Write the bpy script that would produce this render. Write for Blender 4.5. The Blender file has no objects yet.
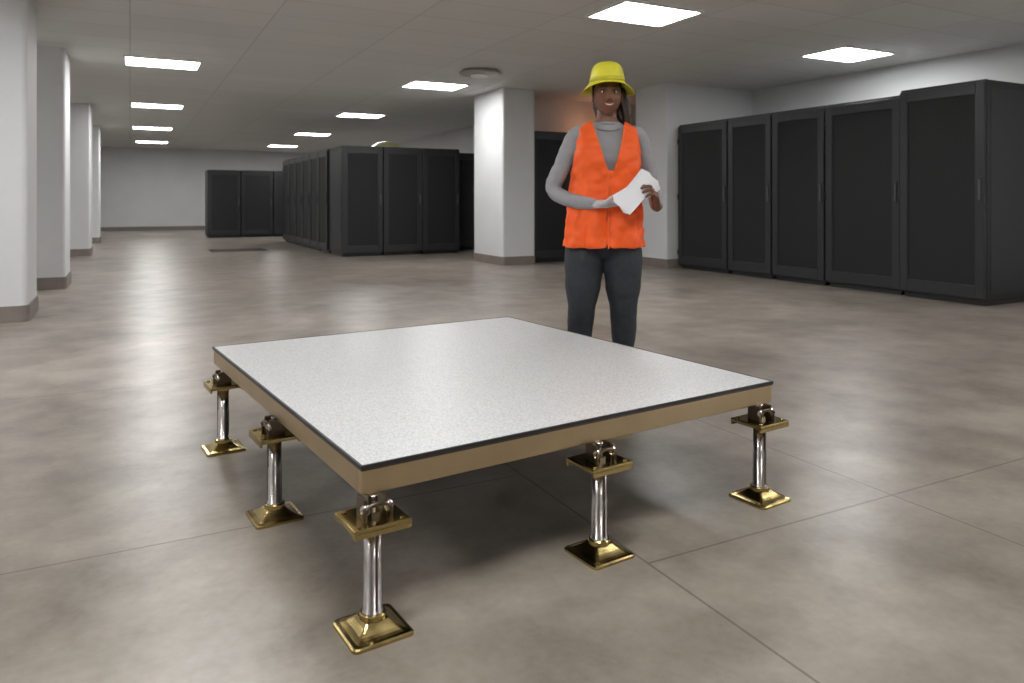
import bpy, bmesh, math, random
from mathutils import Vector, Matrix, noise
random.seed(4)
S=bpy.context.scene
COL=S.collection
TH=math.radians(27.3)
sT,cT=math.sin(TH),math.cos(TH)
CH=2.85   # ceiling height

# ------------------------------------------------------------------ materials
def mat(name,col,rough=.5,metal=0,noise=0,nscale=8,bump=0,bscale=60,coat=0,emit=None,estr=0,nr=0,sub=0):
    m=bpy.data.materials.new(name); m.use_nodes=True
    nt=m.node_tree; b=nt.nodes['Principled BSDF']
    b.inputs['Base Color'].default_value=(*col,1)
    b.inputs['Roughness'].default_value=rough
    b.inputs['Metallic'].default_value=metal
    b.inputs['Coat Weight'].default_value=coat
    if sub: b.inputs['Subsurface Weight'].default_value=sub; b.inputs['Subsurface Scale'].default_value=.01
    if emit: b.inputs['Emission Color'].default_value=(*emit,1); b.inputs['Emission Strength'].default_value=estr
    tc=nt.nodes.new('ShaderNodeTexCoord')
    if noise or nr:
        n=nt.nodes.new('ShaderNodeTexNoise'); n.inputs['Scale'].default_value=nscale; n.inputs['Detail'].default_value=4
        nt.links.new(tc.outputs['Object'],n.inputs['Vector'])
        if noise:
            r=nt.nodes.new('ShaderNodeMapRange')
            r.inputs['From Min'].default_value=.3; r.inputs['From Max'].default_value=.7
            r.inputs['To Min'].default_value=1-noise; r.inputs['To Max'].default_value=1+noise
            nt.links.new(n.outputs['Fac'],r.inputs['Value'])
            mx=nt.nodes.new('ShaderNodeVectorMath'); mx.operation='SCALE'
            mx.inputs[0].default_value=col
            nt.links.new(r.outputs[0],mx.inputs['Scale'])
            nt.links.new(mx.outputs[0],b.inputs['Base Color'])
        if nr:
            r=nt.nodes.new('ShaderNodeMapRange')
            r.inputs['From Min'].default_value=.3; r.inputs['From Max'].default_value=.7
            r.inputs['To Min'].default_value=max(0,rough-nr); r.inputs['To Max'].default_value=rough+nr
            nt.links.new(n.outputs['Fac'],r.inputs['Value']); nt.links.new(r.outputs[0],b.inputs['Roughness'])
    if bump:
        n2=nt.nodes.new('ShaderNodeTexNoise'); n2.inputs['Scale'].default_value=bscale; n2.inputs['Detail'].default_value=3
        nt.links.new(tc.outputs['Object'],n2.inputs['Vector'])
        bp=nt.nodes.new('ShaderNodeBump'); bp.inputs['Strength'].default_value=bump; bp.inputs['Distance'].default_value=.004
        nt.links.new(n2.outputs['Fac'],bp.inputs['Height']); nt.links.new(bp.outputs[0],b.inputs['Normal'])
    return m

M_wall=mat('wall_paint',(.63,.64,.65),.6,noise=.03,nscale=1.5)
M_base=mat('baseboard_taupe',(.20,.17,.15),.5,noise=.1)
M_rack=mat('rack_black_steel',(.013,.014,.016),.45,noise=.1,nscale=3,bump=.05,bscale=300)
M_rackf=mat('rack_door_frame',(.020,.021,.024),.42)
M_mesh=mat('rack_perforated_mesh',(.006,.0065,.008),.65,noise=.5,nscale=160,bump=.3,bscale=500)
M_chr=mat('handle_grey',(.10,.10,.11),.35,metal=.6)
M_brass=mat('polished_brass',(.48,.37,.16),.2,metal=1,noise=.25,nscale=14,nr=.07)
M_frame=mat('bronze_frame',(.56,.44,.28),.30,metal=1,noise=.10,nscale=3)
M_steel=mat('brushed_steel',(.50,.46,.44),.24,metal=1,noise=.08,nscale=30)
M_dark=mat('dark_bolt',(.13,.105,.08),.3,metal=1)
M_rim=mat('black_edge_trim',(.02,.02,.022),.4)
M_white=mat('white_plastic',(.8,.8,.8),.4)
M_emit=mat('light_panel_diffuser',(1,1,1),.5,emit=(1,.99,.98),estr=32)

def ceiling_mat():
    m=bpy.data.materials.new('ceiling_tiles'); m.use_nodes=True; nt=m.node_tree; b=nt.nodes['Principled BSDF']
    tc=nt.nodes.new('ShaderNodeTexCoord')
    br=nt.nodes.new('ShaderNodeTexBrick'); br.offset=0; br.squash=1
    br.inputs['Color1'].default_value=(.68,.68,.67,1); br.inputs['Color2'].default_value=(.645,.645,.635,1)
    br.inputs['Mortar'].default_value=(.50,.50,.49,1)
    br.inputs['Scale'].default_value=1; br.inputs['Mortar Size'].default_value=.008
    br.inputs['Brick Width'].default_value=1.25; br.inputs['Row Height'].default_value=.62; br.inputs['Mortar Smooth'].default_value=.3
    nt.links.new(tc.outputs['Object'],br.inputs['Vector']); nt.links.new(br.outputs['Color'],b.inputs['Base Color'])
    b.inputs['Roughness'].default_value=.75
    return m
def floor_mat():
    m=bpy.data.materials.new('polished_concrete'); m.use_nodes=True; nt=m.node_tree; b=nt.nodes['Principled BSDF']
    L=nt.links.new; N=nt.nodes.new
    tc=N('ShaderNodeTexCoord'); sp=N('ShaderNodeSeparateXYZ'); L(tc.outputs['Object'],sp.inputs[0])
    def mth(op,a,bv,c=None):
        n=N('ShaderNodeMath'); n.operation=op
        for i,v in enumerate((a,bv,c)):
            if v is None: continue
            if isinstance(v,(int,float)): n.inputs[i].default_value=v
            else: L(v,n.inputs[i])
        return n.outputs[0]
    X,Y=sp.outputs[0],sp.outputs[1]
    w=.004
    lines=[mth('MULTIPLY',mth('COMPARE',Y,2.5,w),mth('LESS_THAN',X,1.33)),
           mth('MULTIPLY',mth('COMPARE',Y,1.72,w),mth('GREATER_THAN',X,1.33)),
           mth('MULTIPLY',mth('COMPARE',X,1.33,w),mth('LESS_THAN',Y,4.67)),
           mth('MULTIPLY',mth('COMPARE',X,2.41,w),mth('LESS_THAN',Y,4.67)),
           mth('MULTIPLY',mth('COMPARE',Y,4.67,w),mth('LESS_THAN',X,1.0)),
           mth('MULTIPLY',mth('COMPARE',X,4.6,w),1.0)]
    tot=lines[0]
    for l in lines[1:]: tot=mth('MAXIMUM',tot,l)
    n1=N('ShaderNodeTexNoise'); n1.inputs['Scale'].default_value=1.3; n1.inputs['Detail'].default_value=4; n1.inputs['Roughness'].default_value=.55
    n2=N('ShaderNodeTexNoise'); n2.inputs['Scale'].default_value=3.6; n2.inputs['Detail'].default_value=7; n2.inputs['Roughness'].default_value=.62
    n3=N('ShaderNodeTexNoise'); n3.inputs['Scale'].default_value=40; n3.inputs['Detail'].default_value=4
    for n in (n1,n2,n3): L(tc.outputs['Object'],n.inputs['Vector'])
    s=mth('ADD',mth('MULTIPLY',n1.outputs['Fac'],.42),mth('ADD',mth('MULTIPLY',n2.outputs['Fac'],.48),mth('MULTIPLY',n3.outputs['Fac'],.10)))
    cr=N('ShaderNodeValToRGB'); e=cr.color_ramp.elements
    e[0].position=.37; e[0].color=(.145,.124,.101,1); e[1].position=.63; e[1].color=(.330,.294,.250,1)
    L(s,cr.inputs[0])
    mx=N('ShaderNodeMix'); mx.data_type='RGBA'; L(mth('MULTIPLY',tot,.65),mx.inputs['Factor'])
    L(cr.outputs[0],mx.inputs['A']); mx.inputs['B'].default_value=(.06,.050,.042,1)
    L(mx.outputs['Result'],b.inputs['Base Color'])
    b.inputs['Roughness'].default_value=.33
    return m
def speckle_mat():
    m=bpy.data.materials.new('speckled_vinyl_panel'); m.use_nodes=True; nt=m.node_tree; b=nt.nodes['Principled BSDF']
    L=nt.links.new; N=nt.nodes.new
    tc=N('ShaderNodeTexCoord'); n=N('ShaderNodeTexNoise'); n.inputs['Scale'].default_value=185; n.inputs['Detail'].default_value=3
    L(tc.outputs['Object'],n.inputs['Vector'])
    cr=N('ShaderNodeValToRGB'); e=cr.color_ramp.elements
    e[0].position=.35; e[0].color=(.46,.47,.47,1); e[1].position=.60; e[1].color=(.66,.668,.668,1)
    L(n.outputs['Fac'],cr.inputs[0]); L(cr.outputs[0],b.inputs['Base Color'])
    b.inputs['Roughness'].default_value=.34
    bp=N('ShaderNodeBump'); bp.inputs['Strength'].default_value=.2; bp.inputs['Distance'].default_value=.001
    L(n.outputs['Fac'],bp.inputs['Height']); L(bp.outputs[0],b.inputs['Normal'])
    return m
M_ceil=ceiling_mat(); M_floor=floor_mat(); M_panel=speckle_mat()

# ------------------------------------------------------------------ mesh helpers
def bm_out(bm):
    bm.verts.index_update()
    r=([v.co.copy() for v in bm.verts],[[v.index for v in f.verts] for f in bm.faces]); bm.free(); return r
def box(x0,x1,y0,y1,z0,z1,bev=0,seg=2):
    bm=bmesh.new(); bmesh.ops.create_cube(bm,size=1)
    for v in bm.verts:
        v.co=Vector(((x0+x1)/2+v.co.x*(x1-x0),(y0+y1)/2+v.co.y*(y1-y0),(z0+z1)/2+v.co.z*(z1-z0)))
    if bev: bmesh.ops.bevel(bm,geom=list(bm.edges),offset=bev,segments=seg,profile=.5,affect='EDGES')
    return bm_out(bm)
def vbox(x0,x1,y0,y1,z0,z1,bev,seg=4):
    bm=bmesh.new(); bmesh.ops.create_cube(bm,size=1)
    for v in bm.verts:
        v.co=Vector(((x0+x1)/2+v.co.x*(x1-x0),(y0+y1)/2+v.co.y*(y1-y0),(z0+z1)/2+v.co.z*(z1-z0)))
    ed=[e for e in bm.edges if abs(e.verts[0].co.z-e.verts[1].co.z)>1e-4]
    bmesh.ops.bevel(bm,geom=ed,offset=bev,segments=seg,profile=.5,affect='EDGES')
    return bm_out(bm)
def lathe(prof,seg=32,sx=1,sy=1,fn=None):
    vs=[];fs=[];n=len(prof)
    for i in range(seg):
        a=2*math.pi*i/seg
        for (r,z) in prof:
            p=Vector((r*math.cos(a)*sx,r*math.sin(a)*sy,z))
            if fn: p=fn(p,a,r)
            vs.append(p)
    for i in range(seg):
        j=(i+1)%seg
        for k in range(n-1):
            fs.append([i*n+k,j*n+k,j*n+k+1,i*n+k+1])
    bm=bmesh.new(); bv=[bm.verts.new(v) for v in vs]
    for f in fs:
        try: bm.faces.new([bv[q] for q in f])
        except: pass
    bmesh.ops.remove_doubles(bm,verts=bm.verts,dist=1e-6)
    bmesh.ops.recalc_face_normals(bm,faces=bm.faces)
    return bm_out(bm)
def cyl(r,z0,z1,seg=24,bev=.002):
    return lathe([(0,z0),(r-bev,z0),(r,z0+bev),(r,z1-bev),(r-bev,z1),(0,z1)],seg)
def crom(P,t):
    n=len(P)-1; i=min(int(t),n-1); f=t-i
    p0=P[max(i-1,0)];p1=P[i];p2=P[i+1];p3=P[min(i+2,n)]
    return .5*((2*p1)+(p2-p0)*f+(2*p0-5*p1+4*p2-p3)*f*f+(3*p1-p0-3*p2+p3)*f**3)
def tube(pts,rad,seg=16,sub=5,smooth=True,flat=1,up=None):
    P=[Vector(p) for p in pts]; R=list(rad)
    if smooth and len(P)>2:
        Q=[];RR=[]
        for k in range((len(P)-1)*sub+1):
            t=k/sub; Q.append(crom(P,t)); i=min(int(t),len(P)-2); f=t-i
            f2=f*f*(3-2*f); RR.append(R[i]*(1-f2)+R[i+1]*f2)
        P,R=Q,RR
    # rounded caps
    d0=(P[0]-P[1]).normalized(); d1=(P[-1]-P[-2]).normalized()
    a=[];ra=[]
    for k in (3,2,1):
        g=k/3*math.pi/2*.98; a.append(P[0]+d0*R[0]*math.sin(g)); ra.append(R[0]*math.cos(g))
    b=[];rb=[]
    for k in (1,2,3):
        g=k/3*math.pi/2*.98; b.append(P[-1]+d1*R[-1]*math.sin(g)); rb.append(R[-1]*math.cos(g))
    P=a+P+b; R=ra+R+rb
    T=[(P[min(i+1,len(P)-1)]-P[max(i-1,0)]).normalized() for i in range(len(P))]
    u=Vector(up) if up else (Vector((0,0,1)) if abs(T[0].z)<.9 else Vector((0,1,0)))
    vs=[];fs=[]
    for i,p in enumerate(P):
        u=(u-T[i]*u.dot(T[i])).normalized(); w=T[i].cross(u)
        for k in range(seg):
            g=2*math.pi*k/seg; vs.append(p+(u*math.cos(g)*flat+w*math.sin(g))*R[i])
    n=len(P)
    for i in range(n-1):
        for k in range(seg):
            k2=(k+1)%seg; fs.append([i*seg+k,i*seg+k2,(i+1)*seg+k2,(i+1)*seg+k])
    fs.append(list(range(seg))[::-1]); fs.append([(n-1)*seg+k for k in range(seg)])
    return vs,fs
def sphere(c,r,seg=24,sc=(1,1,1)):
    bm=bmesh.new(); bmesh.ops.create_uvsphere(bm,u_segments=seg,v_segments=seg//2,radius=r)
    for v in bm.verts: v.co=Vector((v.co.x*sc[0],v.co.y*sc[1],v.co.z*sc[2]))+Vector(c)
    return bm_out(bm)
class MB:
    def __init__(s): s.v=[];s.f=[];s.m=[];s.s=[];s.mats=[]
    def add(s,part,m,M=None,smooth=False):
        v,f=part; o=len(s.v)
        if m not in s.mats: s.mats.append(m)
        mi=s.mats.index(m)
        s.v+= [ (M@p if M else p) for p in v]
        for q in f: s.f.append([o+i for i in q]); s.m.append(mi); s.s.append(smooth)
        return s
    def mesh(s,name):
        me=bpy.data.meshes.new(name); me.from_pydata([tuple(v) for v in s.v],[],s.f)
        for m in s.mats: me.materials.append(m)
        for p,mi,sm in zip(me.polygons,s.m,s.s): p.material_index=mi; p.use_smooth=sm
        me.update(); return me
    def obj(s,name,parent=None,loc=None,rot=None):
        o=bpy.data.objects.new(name,s.mesh(name)); COL.objects.link(o)
        if parent: o.parent=parent
        if loc: o.location=loc
        if rot is not None: o.rotation_euler=(0,0,rot)
        return o
def remesh(parts,voxel,it=6,fac=.5):
    b=MB()
    for p in parts: b.add(p,M_white)
    me=b.mesh('tmp'); bm=bmesh.new(); bm.from_mesh(me); bmesh.ops.recalc_face_normals(bm,faces=bm.faces); bm.to_mesh(me); bm.free()
    o=bpy.data.objects.new('tmp',me); COL.objects.link(o)
    r=o.modifiers.new('r','REMESH'); r.mode='VOXEL'; r.voxel_size=voxel; r.use_smooth_shade=True
    if it:
        q=o.modifiers.new('s','SMOOTH'); q.factor=fac; q.iterations=it
    dg=bpy.context.evaluated_depsgraph_get(); dg.update()
    out=bpy.data.meshes.new_from_object(o.evaluated_get(dg))
    bpy.data.objects.remove(o); out.materials.clear()
    for p in out.polygons: p.use_smooth=True
    return out
def mobj(name,me,mats,parent=None,sel=None):
    for m in mats: me.materials.append(m)
    if sel:
        for p in me.polygons: p.material_index=sel(p.center)
    o=bpy.data.objects.new(name,me); COL.objects.link(o)
    if parent: o.parent=parent
    return o
def empty(name,loc,rz=0):
    e=bpy.data.objects.new(name,None); COL.objects.link(e); e.location=loc; e.rotation_euler=(0,0,rz); e.empty_display_size=.1; return e

# ------------------------------------------------------------------ room shell
X0,X1,Y0,Y1=-3.5,9.1,-5.0,28.6
MB().add(box(X0-.2,X1+.2,Y0-.2,Y1+.2,-.1,0),M_floor).obj('floor')
MB().add(box(X0-.2,X1+.2,Y0-.2,Y1+.2,CH,CH+.1),M_ceil).obj('ceiling')
MB().add(box(X0-.2,X0,Y0-.2,Y1+.2,0,CH),M_wall).obj('wall_left')
MB().add(box(X1,X1+.2,Y0-.2,Y1+.2,0,CH),M_wall).obj('wall_right')
MB().add(box(X0,X1,Y1,Y1+.2,0,CH),M_wall).obj('wall_far')
MB().add(box(X0,X1,Y0-.2,Y0,0,CH),M_wall).obj('wall_near')
MB().add(box(5.88,X1,11.45,11.7,0,CH),M_wall).obj('wall_partition')
MB().add(box(7.4,X1,11.7,Y1,0,CH),M_wall).obj('wall_corridor')
def bb(name,x0,x1,y0,y1): MB().add(box(x0,x1,y0,y1,0,.13,.004),M_base).obj(name)
bb('baseboard_far',X0,7.4,Y1-.02,Y1); bb('baseboard_left',X0,X0+.02,Y0,Y1)
bb('baseboard_corridor',7.38,7.4,11.7,Y1-.02); bb('baseboard_partition',7.55,X1,11.43,11.45)
bb('baseboard_right',X1-.02,X1,Y0,8.9)
def column(x0,x1,y0,y1,bev=.035):
    b=MB(); b.add(vbox(x0,x1,y0,y1,0,CH,bev),M_wall,smooth=False)
    b.add(vbox(x0-.015,x1+.015,y0-.015,y1+.015,0,.14,bev+.012),M_base)
    return b.obj('column')
column(-1.7,-.79,7.6,8.4,.06)
column(-1.5,-.68,10.2,11.0)
column(-1.5,-.66,15.9,16.7)
column(-1.5,-.66,20.6,21.4)
column(5.29,5.88,10.57,11.7)
b=MB(); b.add(vbox(7.32,X1,9.0,9.8,0,CH,.02),M_wall); b.add(vbox(7.305,X1,8.985,9.815,0,.14,.02),M_base); b.obj('column')

# ceiling lights; unseen panels near and behind the camera are added for brightness
for (x,y) in [(.38,10.7),(.46,15.6),(.50,20.5),(.6,25.4),(4.24,10.85),(4.34,15.4),(4.42,20.4),(4.5,25.3),
              (4.4,5.75),(7.85,6.2),(.5,5.75),(.5,1.0),(4.4,1.0),(7.85,1.2),(-2.4,10.7),(-2.4,1.0),(-2.4,5.4),(.9,-3.4),(7.85,-3.2),(-2.5,18)]:
    w,d=.43,.31
    b=MB(); b.add(box(x-w,x+w,y-d,y+d,CH-.012,CH-.008),M_emit)
    for q in ((x-w-.025,x-w,y-d-.025,y+d+.025),(x+w,x+w+.025,y-d-.025,y+d+.025),(x-w,x+w,y-d-.025,y-d),(x-w,x+w,y+d,y+d+.025)):
        b.add(box(*q,CH-.02,CH),M_white)
    b.obj('ceiling_light_panel')
# round diffuser
b=MB(); b.add(lathe([(0,-.07),(.2,-.07),(.28,-.055),(.29,-.04),(.24,-.03),(.23,0),(0,0)],40),mat('diffuser_grey',(.40,.37,.35),.5),smooth=False)
b.add(lathe([(0,-.085),(.12,-.085),(.13,-.07),(0,-.07)],32),M_white); 
b.obj('ceiling_air_diffuser',loc=(4.32,9.35,CH))

# ------------------------------------------------------------------ racks
def rack(w,d,h,x,y,rz,doors=1):
    b=MB(); g=.004
    b.add(box(-w/2+g,w/2-g,.035,d,.05,h,.006),M_rack)
    b.add(box(-w/2+.03,w/2-.03,.06,d-.03,0,.06),M_rim)
    b.add(box(-w/2+g,w/2-g,.03,.05,h-.03,h+.004,.003),M_rackf)
    dw=(w-2*g)/doors
    for k in range(doors):
        a=-w/2+g+k*dw+.006; c=a+dw-.012; z0,z1=.07,h-.025; t=.085
        b.add(box(a,a+t,0,.034,z0,z1,.005),M_rackf); b.add(box(c-t,c,0,.034,z0,z1,.005),M_rackf)
        b.add(box(a+t,c-t,0.001,.034,z1-t*1.3,z1,.004),M_rackf); b.add(box(a+t,c-t,.001,.034,z0,z0+t*1.5,.004),M_rackf)
        b.add(box(a+t,c-t,.014,.03,z0+t,z1-t),M_mesh)
        b.add(box(a+t,a+t+.012,.006,.02,z0+t,z1-t),M_rack); b.add(box(c-t-.012,c-t,.006,.02,z0+t,z1-t),M_rack)
        b.add(box(c-.055,c-.03,-.018,.002,h*.47,h*.47+.20,.005),M_chr)
        b.add(box(c-.060,c-.025,-.006,.002,h*.47-.03,h*.47+.23,.003),M_rim)
        for zz in (.25,h*.5,h-.25): b.add(cyl(.009,zz-.04,zz+.04,12),M_rackf,Matrix.Translation((a-.002,.0,0)))
    for sx in (-1,1):   # side panel relief
        xs=sx*(w/2-g); b.add(box(min(xs,xs+sx*.003),max(xs,xs+sx*.003),.10,d-.06,.12,h-.08,.001),M_rackf)
    b.add(box(-w/2+.1,w/2-.1,.15,d-.15,h,h+.012,.003),M_rackf)
    return b.obj('server_rack',loc=(x,y,0),rot=rz)
R90=math.radians(-90)   # facing -X
ys=[8.97,7.90,7.09,6.25,5.25,4.32]
for i in range(5):
    ya,yb=ys[i+1],ys[i]
    rack(yb-ya-.01,.98,2.20 if i<4 else 2.24,7.5 if i<4 else 7.46,(ya+yb)/2,R90)
rack(.80,.66,2.2,6.31,10.76,0); rack(.80,.66,2.2,7.12,10.76,0)
for k in range(3): rack(.78,1.0,2.05,3.46+.39+.785*k,13.5,0)
for k in range(6): rack(.78,.9,2.05,3.42,14.52+.395+.785*k,R90)
rack(.66,.9,2.03,6.25,14.2,0); 
for k in range(3): rack(.87,.8,1.88,1.9+.435+.88*k,22.0,0)
# pale dome on the rack tops
b=MB(); b.add(lathe([(0,.13),(.08,.125),(.17,.10),(.25,.06),(.29,.02),(.31,.012),(.31,0),(0,0)],40),mat('pale_yellow_plastic',(.42,.44,.20),.4),smooth=True)
b.obj('rack_top_dome',loc=(4.45,14.0,2.066))
# shadow-like dark floor patch, made as an added plate with bars
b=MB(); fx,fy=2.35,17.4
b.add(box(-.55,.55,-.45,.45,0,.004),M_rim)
for k in range(11): b.add(box(-.52,.52,-.42+k*.08,-.40+k*.08,.004,.008),mat('patch_plate_bar',(.12,.11,.10),.5) if k==0 else bpy.data.materials['patch_plate_bar'])
b.obj('shadow_patch_plate',loc=(fx-.35,fy-1.0,.0005))

# unseen amber lamp added on partition wall for the orange glow
b=MB(); b.add(cyl(.05,0,.03,24),M_rim); b.add(lathe([(.04,.03),(.042,.07),(.03,.095),(0,.10)],24),mat('amber_lens',(.9,.25,.05),.3,emit=(1,.28,.06),estr=8),smooth=True)
o=b.obj('added_glow_lamp',loc=(7.75,11.45,2.45)); o.rotation_euler=(math.radians(90),0,0)
l=bpy.data.lights.new('amber_glow','POINT'); l.energy=2.6; l.color=(1,.42,.20); l.shadow_soft_size=.05  # added point light, set off from the lamp, tints the wall orange
lo=bpy.data.objects.new('amber_glow',l); COL.objects.link(lo); lo.parent=o; lo.location=(-.45,-.1,.40)

# ------------------------------------------------------------------ platform
def W(cx,cz,z=0): return (cx*cT+cz*sT,-cx*sT+cz*cT,z)
PU,PV,PT=1.551,1.75,.403
plat=empty('raised_floor_platform',W(-.3665,1.795),math.radians(33.05)-TH)
b=MB(); b.add(box(.006,PU-.006,.006,PV-.006,PT-.02,PT,.0015),M_panel); b.obj('panel_top',plat)
b=MB(); zt=PT+.0012; e=.007
for q in ((0,PU,0,e),(0,PU,PV-e,PV),(0,e,e,PV-e),(PU-e,PU,e,PV-e)): b.add(box(*q,PT-.009,zt,.0015),M_rim)
b.obj('edge_trim',plat)
b=MB(); t=.03; i0=.004; fz0,fz1=PT-.074,PT-.009
for q in ((i0,PU-i0,i0,i0+t),(i0,PU-i0,PV-i0-t,PV-i0),(i0,i0+t,i0+t,PV-i0-t),(PU-i0-t,PU-i0,i0+t,PV-i0-t)): b.add(box(*q,fz0,fz1-.004,.004,3),M_frame)
for q in ((i0-.002,PU-i0+.002,i0-.002,i0+t),(i0-.002,i0+t,i0+t,PV-i0),(i0,PU-i0,PV-i0-t,PV-i0+.002),(PU-i0-t,PU-i0+.002,i0,PV-i0)): b.add(box(*q,fz1-.005,fz1,.001),M_dark)
b.add(box(PU/2-.02,PU/2+.02,t,PV-t,fz0,fz1),M_dark); b.add(box(t,PU/2-.02,PV/2-.02,PV/2+.02,fz0,fz1),M_dark); b.add(box(PU/2+.02,PU-t,PV/2-.02,PV/2+.02,fz0,fz1),M_dark)
b.add(box(t,PU-t,t,PV-t,fz1-.012,fz1-.004),M_rim)
b.obj('frame',plat)
def frustum(a,bq,z0,z1,n=6):
    vs=[];fs=[]
    prof=[(a,z0),(a,z0+.007),(a-.004,z0+.010)]
    for k in range(1,n+1):
        t=k/n; prof.append(((a-.006)*(1-t)+bq*t, z0+.010+(z1-z0-.010)*(t**1.7)))
    for (r,z) in prof:
        c=r*.16
        for (sx,sy) in ((1,1),(-1,1),(-1,-1),(1,-1)):
            P=[(r,r-c),(r-c*.3,r-c*.3),(r-c,r)]
            P=[(x*sx,y*sy) for x,y in P]
            if sx*sy<0: P=P[::-1]
            for x,y in P: vs.append(Vector((x,y,z)))
    m=12
    for i in range(len(prof)-1):
        for k in range(m): fs.append([i*m+k,i*m+(k+1)%m,(i+1)*m+(k+1)%m,(i+1)*m+k])
    fs.append(list(range(m))[::-1]); fs.append([(len(prof)-1)*m+k for k in range(m)])
    return vs,fs
def pedestal(u,v,rz=0):
    b=MB(); zp=.272
    b.add(frustum(.078,.030,0,.034),M_brass)
    b.add(cyl(.033,.030,.048,32,.003),M_brass,smooth=False)
    b.add(lathe([(0,.046),(.027,.046),(.027,.05),(.0235,.052),(.0235,.168),(.022,.170),(.022,.258),(0,.258)],32),M_steel,smooth=True)
    b.add(box(-.003,.003,-.0247,.0,.055,.255,.001),M_dark)
    b.add(cyl(.031,.250,zp-.006,6,.002),M_brass)
    b.add(box(-.074,.074,-.066,.066,zp-.006,zp+.008,.003),M_brass)
    b.add(box(-.074,.074,-.066,-.058,zp-.015,zp+.002,.002),M_brass); b.add(box(-.074,.074,.058,.066,zp-.015,zp+.002,.002),M_brass)
    # stud, nut, fork bracket
    b.add(cyl(.020,zp+.006,zp+.020,6,.002),M_steel); b.add(cyl(.012,zp+.018,fz0+.002,20,.001),M_steel)
    for sx in (-1,1):
        b.add(box(sx*.028-.005,sx*.028+.005,-.026,.026,zp+.006,fz0+.001,.003),M_dark)
        Mr=Matrix.Translation((sx*.030,-.024,zp+.034))@Matrix.Rotation(math.radians(90),4,'X')
        b.add(cyl(.013,-.004,.008,20,.003),M_steel,Mr)
        b.add(cyl(.006,.008,.014,6,.001),M_dark,Mr)
    b.add(tube([(-.034,-.030,zp+.010),(-.033,-.030,zp+.03),(-.016,-.030,zp+.043),(.016,-.030,zp+.043),(.033,-.030,zp+.03),(.034,-.030,zp+.010)],[.0055]*6,10),M_dark,smooth=True)
    for sx in (-1,1):
        for sy in (-1,1): b.add(cyl(.007,zp+.006,zp+.012,6,.001),M_brass,Matrix.Translation((sx*.056,sy*.05,0)))
    o=b.obj('pedestal',plat,loc=(u,v,0),rot=rz); return o
H=math.radians
for (u,v,r) in ((.030,-.002,0),(.745,-.002,0),(1.48,.004,0),(.008,.785,H(-90)),(.010,1.575,H(-90)),(1.53,.86,H(90)),(.76,1.72,H(180)),(1.51,1.71,H(180))): pedestal(u,v,r)

# ------------------------------------------------------------------ woman
M_skin=mat('skin_brown',(.18,.080,.048),.45,noise=.08,nscale=18,sub=.06)
M_shirt=mat('grey_knit_shirt',(.33,.33,.35),.85,noise=.04,nscale=60,bump=.25,bscale=260)
M_glove=mat('light_grey_glove',(.52,.52,.53),.8,noise=.05,nscale=80,bump=.2,bscale=200)
M_pants=mat('charcoal_leggings',(.024,.028,.035),.7,noise=.15,nscale=40,bump=.2,bscale=180)
M_vest=mat('hi_vis_orange',(1.0,.125,.012),.6,noise=.06,nscale=30,bump=.2,bscale=60)
M_vtrim=mat('vest_binding',(.95,.17,.03),.6)
M_hat=mat('yellow_hat',(.88,.82,.05),.45,noise=.05,nscale=20)
M_hband=mat('hat_band',(.70,.64,.05),.5)
M_hair=mat('dark_hair',(.030,.014,.009),.5,noise=.5,nscale=60,bump=.8,bscale=90)
M_lip=mat('lips',(.28,.080,.065),.35)
M_teeth=mat('teeth',(.80,.78,.72),.3)
M_eye=mat('eye_white',(.7,.68,.64),.2)
M_iris=mat('iris_dark',(.02,.01,.006),.1)
M_paper=mat('white_paper',(.90,.91,.94),.6)
M_shoe=mat('black_shoe',(.03,.03,.032),.5); M_sole=mat('shoe_sole',(.5,.5,.5),.6)
wm=empty('woman_in_safety_vest',W(.511,3.98),-TH)

def lerp_rings(R,z):
    # R: (z, hw, hd, yc, xc)
    for i in range(len(R)-1):
        if R[i][0]<=z<=R[i+1][0]:
            P=[Vector(R[max(0,min(len(R)-1,j))][1:5]) for j in (i-1,i,i+1,i+2)]
            f=(z-R[i][0])/(R[i+1][0]-R[i][0]); f=f*f*(3-2*f)*.5+f*.5
            return P[1]*(1-f)+P[2]*f
    return Vector(R[-1][1:5]) if z>R[-1][0] else Vector(R[0][1:5])
def loft(R,nz,seg=48,ex=2.3):
    vs=[];fs=[];z0,z1=R[0][0],R[-1][0]
    for i in range(nz+1):
        z=z0+(z1-z0)*i/nz; w,d,yc,xc=lerp_rings(R,z)
        for k in range(seg):
            a=2*math.pi*k/seg; c,s=math.cos(a),math.sin(a)
            vs.append(Vector((xc+w*math.copysign(abs(c)**(2/ex),c), yc+d*math.copysign(abs(s)**(2/ex),s), z)))
    for i in range(nz):
        for k in range(seg):
            k2=(k+1)%seg; fs.append([i*seg+k,i*seg+k2,(i+1)*seg+k2,(i+1)*seg+k])
    fs.append(list(range(seg))[::-1]); fs.append([nz*seg+k for k in range(seg)])
    return vs,fs
PX=-.02
torso=[(.74,.10,.080,.01,PX),(.82,.172,.112,.01,PX),(.90,.182,.115,.012,PX),(.98,.155,.10,.005,PX),(1.07,.132,.088,0,PX+.003),(1.16,.142,.095,-.003,PX+.008),
       (1.26,.158,.112,-.012,-.008),(1.33,.165,.108,-.006,-.004),(1.39,.168,.085,.005,0),(1.43,.135,.07,.01,0),(1.455,.085,.062,.012,0),(1.48,.058,.056,.012,0),(1.52,.051,.054,.008,0),(1.56,.05,.054,0,0)]
def leg(hx,tx,kx,ax):
    return tube([(hx,.01,.87),(tx,.0,.74),(tx+(kx-tx)*.5,-.005,.60),(kx,-.012,.47),(ax,.008,.34),(ax,.012,.20),(ax,.012,.07)],[.102,.108,.097,.074,.068,.048,.037],20)
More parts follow.
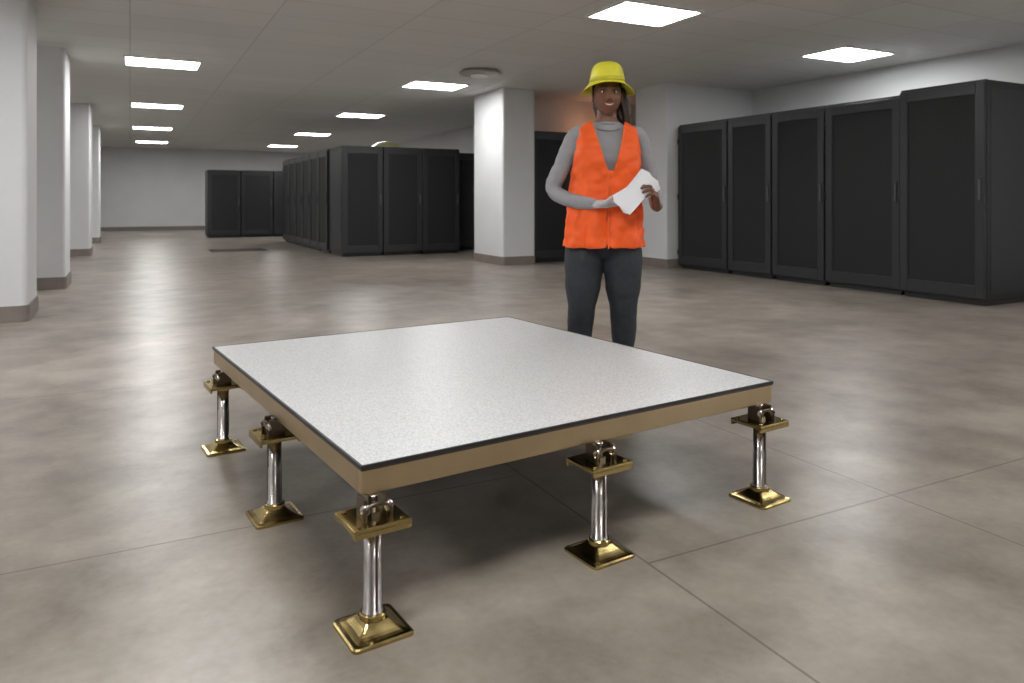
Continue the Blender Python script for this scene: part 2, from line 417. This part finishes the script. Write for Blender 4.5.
AL=[(-.10,.01,1.405),(-.165,.006,1.385),(-.210,.012,1.30),(-.256,.022,1.20),(-.288,.03,1.108),(-.225,-.050,1.060),(-.155,-.11,1.038),(-.090,-.156,1.030)]
AR=[(.10,.01,1.405),(.165,.006,1.385),(.200,.016,1.30),(.228,.035,1.20),(.247,.056,1.118),(.252,-.02,1.075),(.244,-.105,1.042),(.232,-.180,1.018)]
bodyparts=[loft(torso,60,40),
  leg(-.112,-.122,-.138,-.146),leg(.072,.083,.086,.090),
  sphere((-.10,.045,.88),.09),sphere((.06,.045,.88),.09),
  sphere((-.075,-.065,1.27),.062,sc=(1,.8,1)),sphere((.065,-.065,1.27),.062,sc=(1,.8,1)),
  tube(AL,[.05,.056,.050,.046,.043,.042,.037,.031],18),
  tube(AR,[.05,.056,.049,.045,.041,.040,.035,.029],18)]
me=remesh(bodyparts,.007,7)
bm=bmesh.new(); bm.from_mesh(me); bm.normal_update()
for v in bm.verts:
    p=v.co
    if p.z>1.46 and abs(p.x)<.09: continue
    if p.z>.95:
        k=.0035 if abs(p.x)>.16 else .0015
        q=Vector((p.x*9,p.y*9,p.z*30+p.x*12))
    else: k=.0013; q=Vector((p.x*10,p.y*10,p.z*24))
    v.co+=v.normal*k*noise.noise(q)*1.6
bm.to_mesh(me); bm.free()
def bsel(c):
    if c.z<.93: return 0
    if c.z>1.466: return 2
    if c.x>.2 and c.y<-.165 and c.z<1.08: return 2
    return 1
mobj('body',me,[M_pants,M_shirt,M_skin],wm,bsel)
# collar
cb=MB(); cb.add(tube([(.063*math.cos(a),.010+.060*math.sin(a),1.466+.010*math.sin(a)) for a in [2*math.pi*k/16 for k in range(17)]],[.008]*17,10,3),M_shirt,smooth=True)
cb.obj('shirt_collar',wm)
cb=MB(); cb.add(tube([(.060*math.cos(a)*(1+.25*max(0,-math.sin(a))),-.010+.068*math.sin(a)-.014*max(0,-math.sin(a)),1.448+.035*math.sin(a)) for a in [2*math.pi*k/20 for k in range(21)]],[.0024]*21,6,2),M_chr,smooth=True)
cb.obj('necklace',wm)

# vest
VR=[(.800,.205,.150,.0,PX),(.90,.198,.147,.0,PX),(1.02,.188,.132,-.004,PX+.003),(1.14,.180,.128,-.008,PX+.008),(1.26,.178,.140,-.014,-.006),(1.33,.180,.135,-.008,-.002),
    (1.39,.176,.112,.004,0),(1.425,.158,.094,.008,0),(1.45,.125,.082,.01,0),(1.475,.082,.070,.012,0)]
def vneck(z): return .012+.066*max(0,(z-1.20)/.23)**.8
def vest():
    nz,seg=150,220; bm=bmesh.new(); Gd=[]
    for i in range(nz+1):
        z=.80+(1.475-.80)*i/nz; w,d,yc,xc=lerp_rings(VR,z); row=[]
        for k in range(seg):
            a=2*math.pi*k/seg; c,s=math.cos(a),math.sin(a)
            amp=.010*max(0,min(1,(1.2-z)/.25)); fo=amp*(math.sin(a*7+z*9)+.6*math.sin(a*13-z*14))
            x=xc+(w+fo)*math.copysign(abs(c)**(2/2.5),c); y=yc+(d+fo)*math.copysign(abs(s)**(2/2.5),s)
            nn=noise.noise(Vector((x*16+5,y*16,z*22)))*.012*(1 if z<1.38 else .3)
            r=Vector((x-xc,y-yc,0)).normalized()*nn
            row.append(bm.verts.new((x+r.x,y+r.y,z)))
        Gd.append(row)
    for i in range(nz):
        for k in range(seg):
            k2=(k+1)%seg; vs=[Gd[i][k],Gd[i][k2],Gd[i+1][k2],Gd[i+1][k]]
            c=sum((v.co for v in vs),Vector())/4
            x,y,z=c
            if y<.02 and z>1.20 and abs(x)<vneck(z): continue
            if z>1.463 : continue
            if abs(x)>.112:
                e=((y-.008)/.076)**2+((z-1.315)/.115)**2
                if e<1: continue
                if z>1.315 and abs(y-.008)<.076 and abs(x)>.150: continue
            if z<1.205 and y<0 and abs(x+.012)<.0022: continue
            bm.faces.new(vs)
    bmesh.ops.delete(bm,geom=[v for v in bm.verts if not v.link_faces],context='VERTS')
    for _ in range(10):
        new={}
        for v in bm.verts:
            if v.is_boundary:
                nb=[e.other_vert(v) for e in v.link_edges if e.is_boundary]
                if len(nb)==2: new[v]=v.co*.5+(nb[0].co+nb[1].co)*.25
        for v,c in new.items(): v.co=c
    me=bpy.data.meshes.new('vest'); bm.to_mesh(me); bm.free()
    for p in me.polygons: p.use_smooth=True
    o=mobj('safety_vest',me,[M_vest],wm)
    m=o.modifiers.new('t','SOLIDIFY'); m.thickness=.005; m.offset=1
    return o
vest()
def vsurf(x,z,off=.007):
    w,d,yc,xc=lerp_rings(VR,z); q=min(.98,abs(x-xc)/w); return Vector((x,yc-d*(1-q**2.5)**(1/2.5)-off,z))
zb=MB(); zb.add(tube([vsurf(-.012,z) for z in [.80+.40*k/14 for k in range(15)]],[.004]*15,8,2),M_vtrim,smooth=True)
for s in (-1,1):
    zb.add(tube([vsurf(s*(vneck(z)+.003),z,.003) for z in [1.205+.235*k/12 for k in range(13)]],[.0045]*13,8,2),M_vtrim,smooth=True)
zb.obj('vest_trim',wm)

# head
HC=Vector((0,-.012,1.607))
RX,RY,RZ=.074,.094,.116
G=[ (0,-.022,.021,.0105,.012),(0,.006,.010,.008,.020),(-.014,-.028,.009,.008,.007),(.014,-.028,.009,.008,.007),
    (-.030,.014,-.010,.015,.011),(.030,.014,-.010,.015,.011),(-.03,.034,.004,.02,.007),(.03,.034,.004,.02,.007),
    (-.042,-.020,.007,.017,.017),(.042,-.020,.007,.017,.017),(0,-.056,.010,.026,.015),(0,-.056,-.004,.022,.004),(0,-.096,.008,.022,.014)]
def taper(z):
    return 1-.27*(max(0,-z))**1.8
def disp(X,Z): return sum(a*math.exp(-((X-cx)/sx)**2/2-((Z-cz)/sz)**2/2) for cx,cz,a,sx,sz in G)
def fsurf(X,Z,off=0):
    z=Z/RZ; x=X/(RX*taper(z)); q=max(0,1-x*x-z*z)**.5
    return HC+Vector((X,-q*RY*(1-.04*max(0,-z))-disp(X,Z)*min(1,q*1.6)-off,Z))
def headmesh():
    vs=[];fs=[];nu,nv=120,90
    for j in range(nv+1):
        ph=math.pi*j/nv; z=-math.cos(ph); r=math.sin(ph)
        for i in range(nu):
            a=2*math.pi*i/nu; x=r*math.cos(a); y=r*math.sin(a)
            X=x*RX*taper(z); Z=z*RZ
            if y<=0: Y=y*RY*(1-.04*max(0,-z))-disp(X,Z)*min(1,-y*1.6)
            else: Y=y*(RY+.004)*(1-.55*max(0,-z)**1.2)
            vs.append(HC+Vector((X,Y,Z)))
    for j in range(nv):
        for i in range(nu):
            i2=(i+1)%nu; fs.append([j*nu+i,j*nu+i2,(j+1)*nu+i2,(j+1)*nu+i])
    return vs,fs
hb=MB(); hb.add(headmesh(),M_skin,smooth=True)
for s in (-1,1):
    hb.add(sphere(HC+Vector((s*.073,.010,.0)),.03,20,(.30,.62,1.0)),M_skin,smooth=True)
    hb.add(tube([HC+Vector((s*(.078),.010-.019*math.sin(t),.0+.028*math.cos(t))) for t in [k*math.pi/6-.3 for k in range(9)]],[.004]*9,8,2),M_skin,smooth=True)
    e=fsurf(s*.030,.013); ec=e+Vector((0,.0075,0))
    hb.add(sphere(ec,.0125,24,(1.08,.85,.62)),M_eye,smooth=True)
    hb.add(sphere(ec+Vector((0,-.0075,0)),.0058,16,(1,.6,1)),M_iris,smooth=True)
    hb.add(tube([fsurf(s*(.030-.016)+s*.032*t,.014+.0085*math.sin(math.pi*min(1,max(0,t))),.0035) for t in (0,.2,.4,.6,.8,1)],[.0018,.0026,.003,.003,.0026,.0018],8,3),M_hair,smooth=True)
    hb.add(tube([fsurf(s*(.030-.015)+s*.030*t,.010-.006*math.sin(math.pi*t),.002) for t in (0,.25,.5,.75,1)],[.0016,.0022,.0024,.0022,.0016],8,3),M_skin,smooth=True)
    hb.add(tube([fsurf(s*(.012+.038*t),.031+.007*math.sin(math.pi*(.2+.7*t)),.001) for t in (0,.25,.5,.75,1)],[.0022,.0032,.003,.0024,.0012],8,3,flat=.8),M_hair,smooth=True)
    hb.add(sphere(fsurf(s*.0075,-.0325,-.001),.0032,10,(1,1,.7)),M_iris,smooth=True)
def sm(t,up): return (t*.029, -.0535+.009*t*t+up*(1-t*t))
T=[-1+k*.2 for k in range(11)]
hb.add(tube([fsurf(*sm(t,.0040),.0005) for t in T],[.0014+.0028*(1-t*t) for t in T],10,2),M_lip,smooth=True)
hb.add(tube([fsurf(*sm(t,-.0095),.0005) for t in T],[.0014+.0036*(1-t*t) for t in T],10,2),M_lip,smooth=True)
hb.add(tube([fsurf(sm(t,-.0025)[0]*.86,sm(t,-.0025)[1],-.0005) for t in T],[.0012+.0040*(1-t*t) for t in T],10,2),M_teeth,smooth=True)
hb.obj('head',wm)
# hair
hp=[sphere(HC+Vector((0,.022,.018)),.09,32,(.92,1.0,1.12)),
    tube([(.02,.085,1.67),(.060,.080,1.60),(.090,.060,1.53),(.104,.040,1.48),(.100,.028,1.445)],[.05,.055,.046,.034,.018],16),
    tube([(.0,.09,1.66),(-.01,.095,1.58),(-.01,.090,1.51),(-.005,.085,1.47)],[.06,.052,.040,.024],16),
    tube([(.080,.03,1.64),(.100,.030,1.57),(.110,.022,1.51),(.108,.010,1.465)],[.022,.028,.026,.012],12)]
me=remesh(hp,.005,3)
bm=bmesh.new(); bm.from_mesh(me)
for v in bm.verts:
    q=v.co-HC
    v.co+=v.normal*(.0025*math.sin(q.x*260+q.z*35)+.002*math.sin(q.y*220-q.z*60))
    if q.z<.062 and abs(q.x)<.074 and q.y<.0: v.co.y=max(v.co.y,HC.y+.002)
bm.to_mesh(me); bm.free()
mobj('hair',me,[M_hair],wm)
# hat (brimmed)
def hatfn(p,a,r):
    k=max(0,(r-.104)/.05); p.z-=.028*k*(math.cos(a)**2)-.020*k*max(0,-math.sin(a)); return p
hprof=[(0,.188),(.03,.187),(.055,.182),(.074,.170),(.086,.152),(.093,.125),(.098,.092),(.102,.074),(.110,.069),(.124,.062),(.140,.052),(.153,.044),(.155,.0415),(.150,.041),(.124,.055),(.103,.066),(.096,.074),(.091,.10),(.085,.13),(.07,.165),(0,.180)]
ht=MB(); ht.add(lathe(hprof,72,.94,1.08,hatfn),M_hat,smooth=True)
ht.add(lathe([(.0995,.076),(.1015,.076),(.0992,.100),(.0965,.100)],72,.945,1.085),M_hband,smooth=True)
for s in (-1,0,1):
    ht.add(tube([(s*.03*(1-abs(t)**3*.3),.10*t*1.0,.186-.10*abs(t)**2.6-abs(s)*.006) for t in [-.9+.15*k for k in range(13)]],[.0045]*13,8,2),M_hat,smooth=True)
o=ht.obj('hat',wm,loc=(HC.x-.0,HC.y+.008,HC.z-.005))

# hands
def hand(name,wrist,d,n,side,curl,thumbcurl,material,spread=1.0):
    d=Vector(d).normalized(); n=Vector(n); n=(n-d*n.dot(d)).normalized()
    s=(d.cross(n) if side>0 else n.cross(d)).normalized()
    w=Vector(wrist)
    parts=[]
    def P(a,b,c): return w+d*a+s*b+n*c
    parts.append(tube([P(-.006,0,0),P(.006,0,0),P(.02,0,0)],[.025,.025,.025],16,4,flat=.8,up=tuple(n)))
    for k,off in enumerate((.030,.011,-.009,-.027)):
        parts.append(tube([P(.005,off*.55,0),P(.045,off*.9,.001),P(.084-.004*abs(k-1),off,.002)],[.016,.0145,.0115],12,4))
    parts.append(tube([P(.015,.012,.006),P(.035,.028,.010),P(.05,.036,.012)],[.018,.015,.011],12,4))
    Ls=[(.040,.025,.020),(.044,.028,.021),(.041,.026,.020),(.032,.020,.018)]
    for k,off in enumerate((.030,.010,-.010,-.028)):
        p=P(.084-.004*abs(k-1),off,.002); a=0; pts=[p-d*.012,p]; 
        for j,Lq in enumerate(Ls[k]):
            a+=curl[j]*(1+.06*k); dr=d*math.cos(a)+n*math.sin(a)+s*(off*1.2*spread*(1 if j==0 else .3))
            p=p+dr.normalized()*Lq; pts.append(p)
        parts.append(tube(pts,[.0098,.0096,.0088,.0080,.0070],12,4))
    p=P(.030,.030,.008); a=math.radians(48); pts=[P(.015,.018,.004),p]
    for j,Lq in enumerate((.036,.030,.024)):
        dr=d*math.cos(a)*1+s*math.sin(a)*(1-.0*j)+n*thumbcurl[j]; p=p+dr.normalized()*Lq; pts.append(p); a-=math.radians(12)
    parts.append(tube(pts,[.014,.0125,.0108,.0098,.0080],12,4))
    me=remesh(parts,.0023,3)
    return mobj(name,me,[material],wm)
hand('right_hand_gloved',(-.088,-.158,1.028),(.95,-.06,.02),(0,-.30,.9),1,(.10,.18,.18),(.5,.9,1.0),M_glove)
hand('left_hand',(.232,-.182,1.018),(-.12,-.55,.74),(-1,-.05,0),-1,(.55,.75,.5),(.3,.5,.4),M_skin)
cf=MB()
cf.add(tube([(.239,-.140,1.030),(.235,-.162,1.023)],[.035,.034],18,2,False),M_shirt,smooth=True)
cf.obj('shirt_cuffs',wm)
# papers: loose fanned bundle
pp=MB()
for k in range(12):
    fan=math.radians(random.uniform(-5,5)+(k-6)*1.6); cfn,sfn=math.cos(fan),math.sin(fan)
    vs=[];fs=[];nx=8
    Lh,Wh=.110,.054
    for i in range(nx+1):
        x=-Lh+2*Lh*i/nx; bend=.012*(x/Lh)**2
        for y,zz in ((-Wh,0),(Wh,0),(Wh,.0010),(-Wh,.0010)): vs.append(Vector((x*cfn-y*sfn,x*sfn+y*cfn,zz+k*.0019+bend)))
    for i in range(nx):
        for q in range(4): fs.append([i*4+q,i*4+(q+1)%4,(i+1)*4+(q+1)%4,(i+1)*4+q])
    fs.append([0,1,2,3]); fs.append([nx*4+q for q in (3,2,1,0)])
    pp.add((vs,fs),M_paper)
o=pp.obj('paper_stack',wm,loc=(.125,-.203,1.086))
xa=Vector((.68,-.06,.66)).normalized(); nn=Vector((-.05,-.88,.42)); za=(nn-xa*nn.dot(xa)).normalized(); ya=za.cross(xa)
o.rotation_mode='QUATERNION'; o.rotation_quaternion=Matrix((xa,ya,za)).transposed().to_quaternion()
# shoes
sh=MB()
for x,y in ((-.146,0),(.090,0)):
    sh.add(tube([(x,.06,.045),(x,.02,.05),(x,-.06,.042),(x,-.13,.033),(x,-.165,.03)],[.036,.042,.042,.040,.030],18,5,flat=.85,up=(0,0,1)),M_shoe,smooth=True)
    sh.add(vbox(x-.043,x+.043,-.195,.095,0,.018,.040,6),M_sole)
    sh.add(tube([(x,.012,.06),(x,.012,.11)],[.042,.040],18,3,False),M_shoe,smooth=True)
sh.obj('shoes',wm)

# ------------------------------------------------------------------ world + camera
w=bpy.data.worlds.new('world'); S.world=w; w.use_nodes=True
w.node_tree.nodes['Background'].inputs[0].default_value=(.5,.52,.55,1); w.node_tree.nodes['Background'].inputs[1].default_value=.3
cam=bpy.data.cameras.new('camera'); co=bpy.data.objects.new('camera',cam); COL.objects.link(co)
co.location=(0,0,1.05); co.rotation_euler=(math.radians(90),0,-TH)
cam.sensor_width=36; cam.lens=36*740/1024; cam.shift_y=-141.5/1024; cam.clip_start=.05
cam.dof.use_dof=True; cam.dof.focus_distance=2.7; cam.dof.aperture_fstop=5.0
S.camera=co
S.view_settings.view_transform='Standard'; S.view_settings.look='None'; S.view_settings.exposure=.05
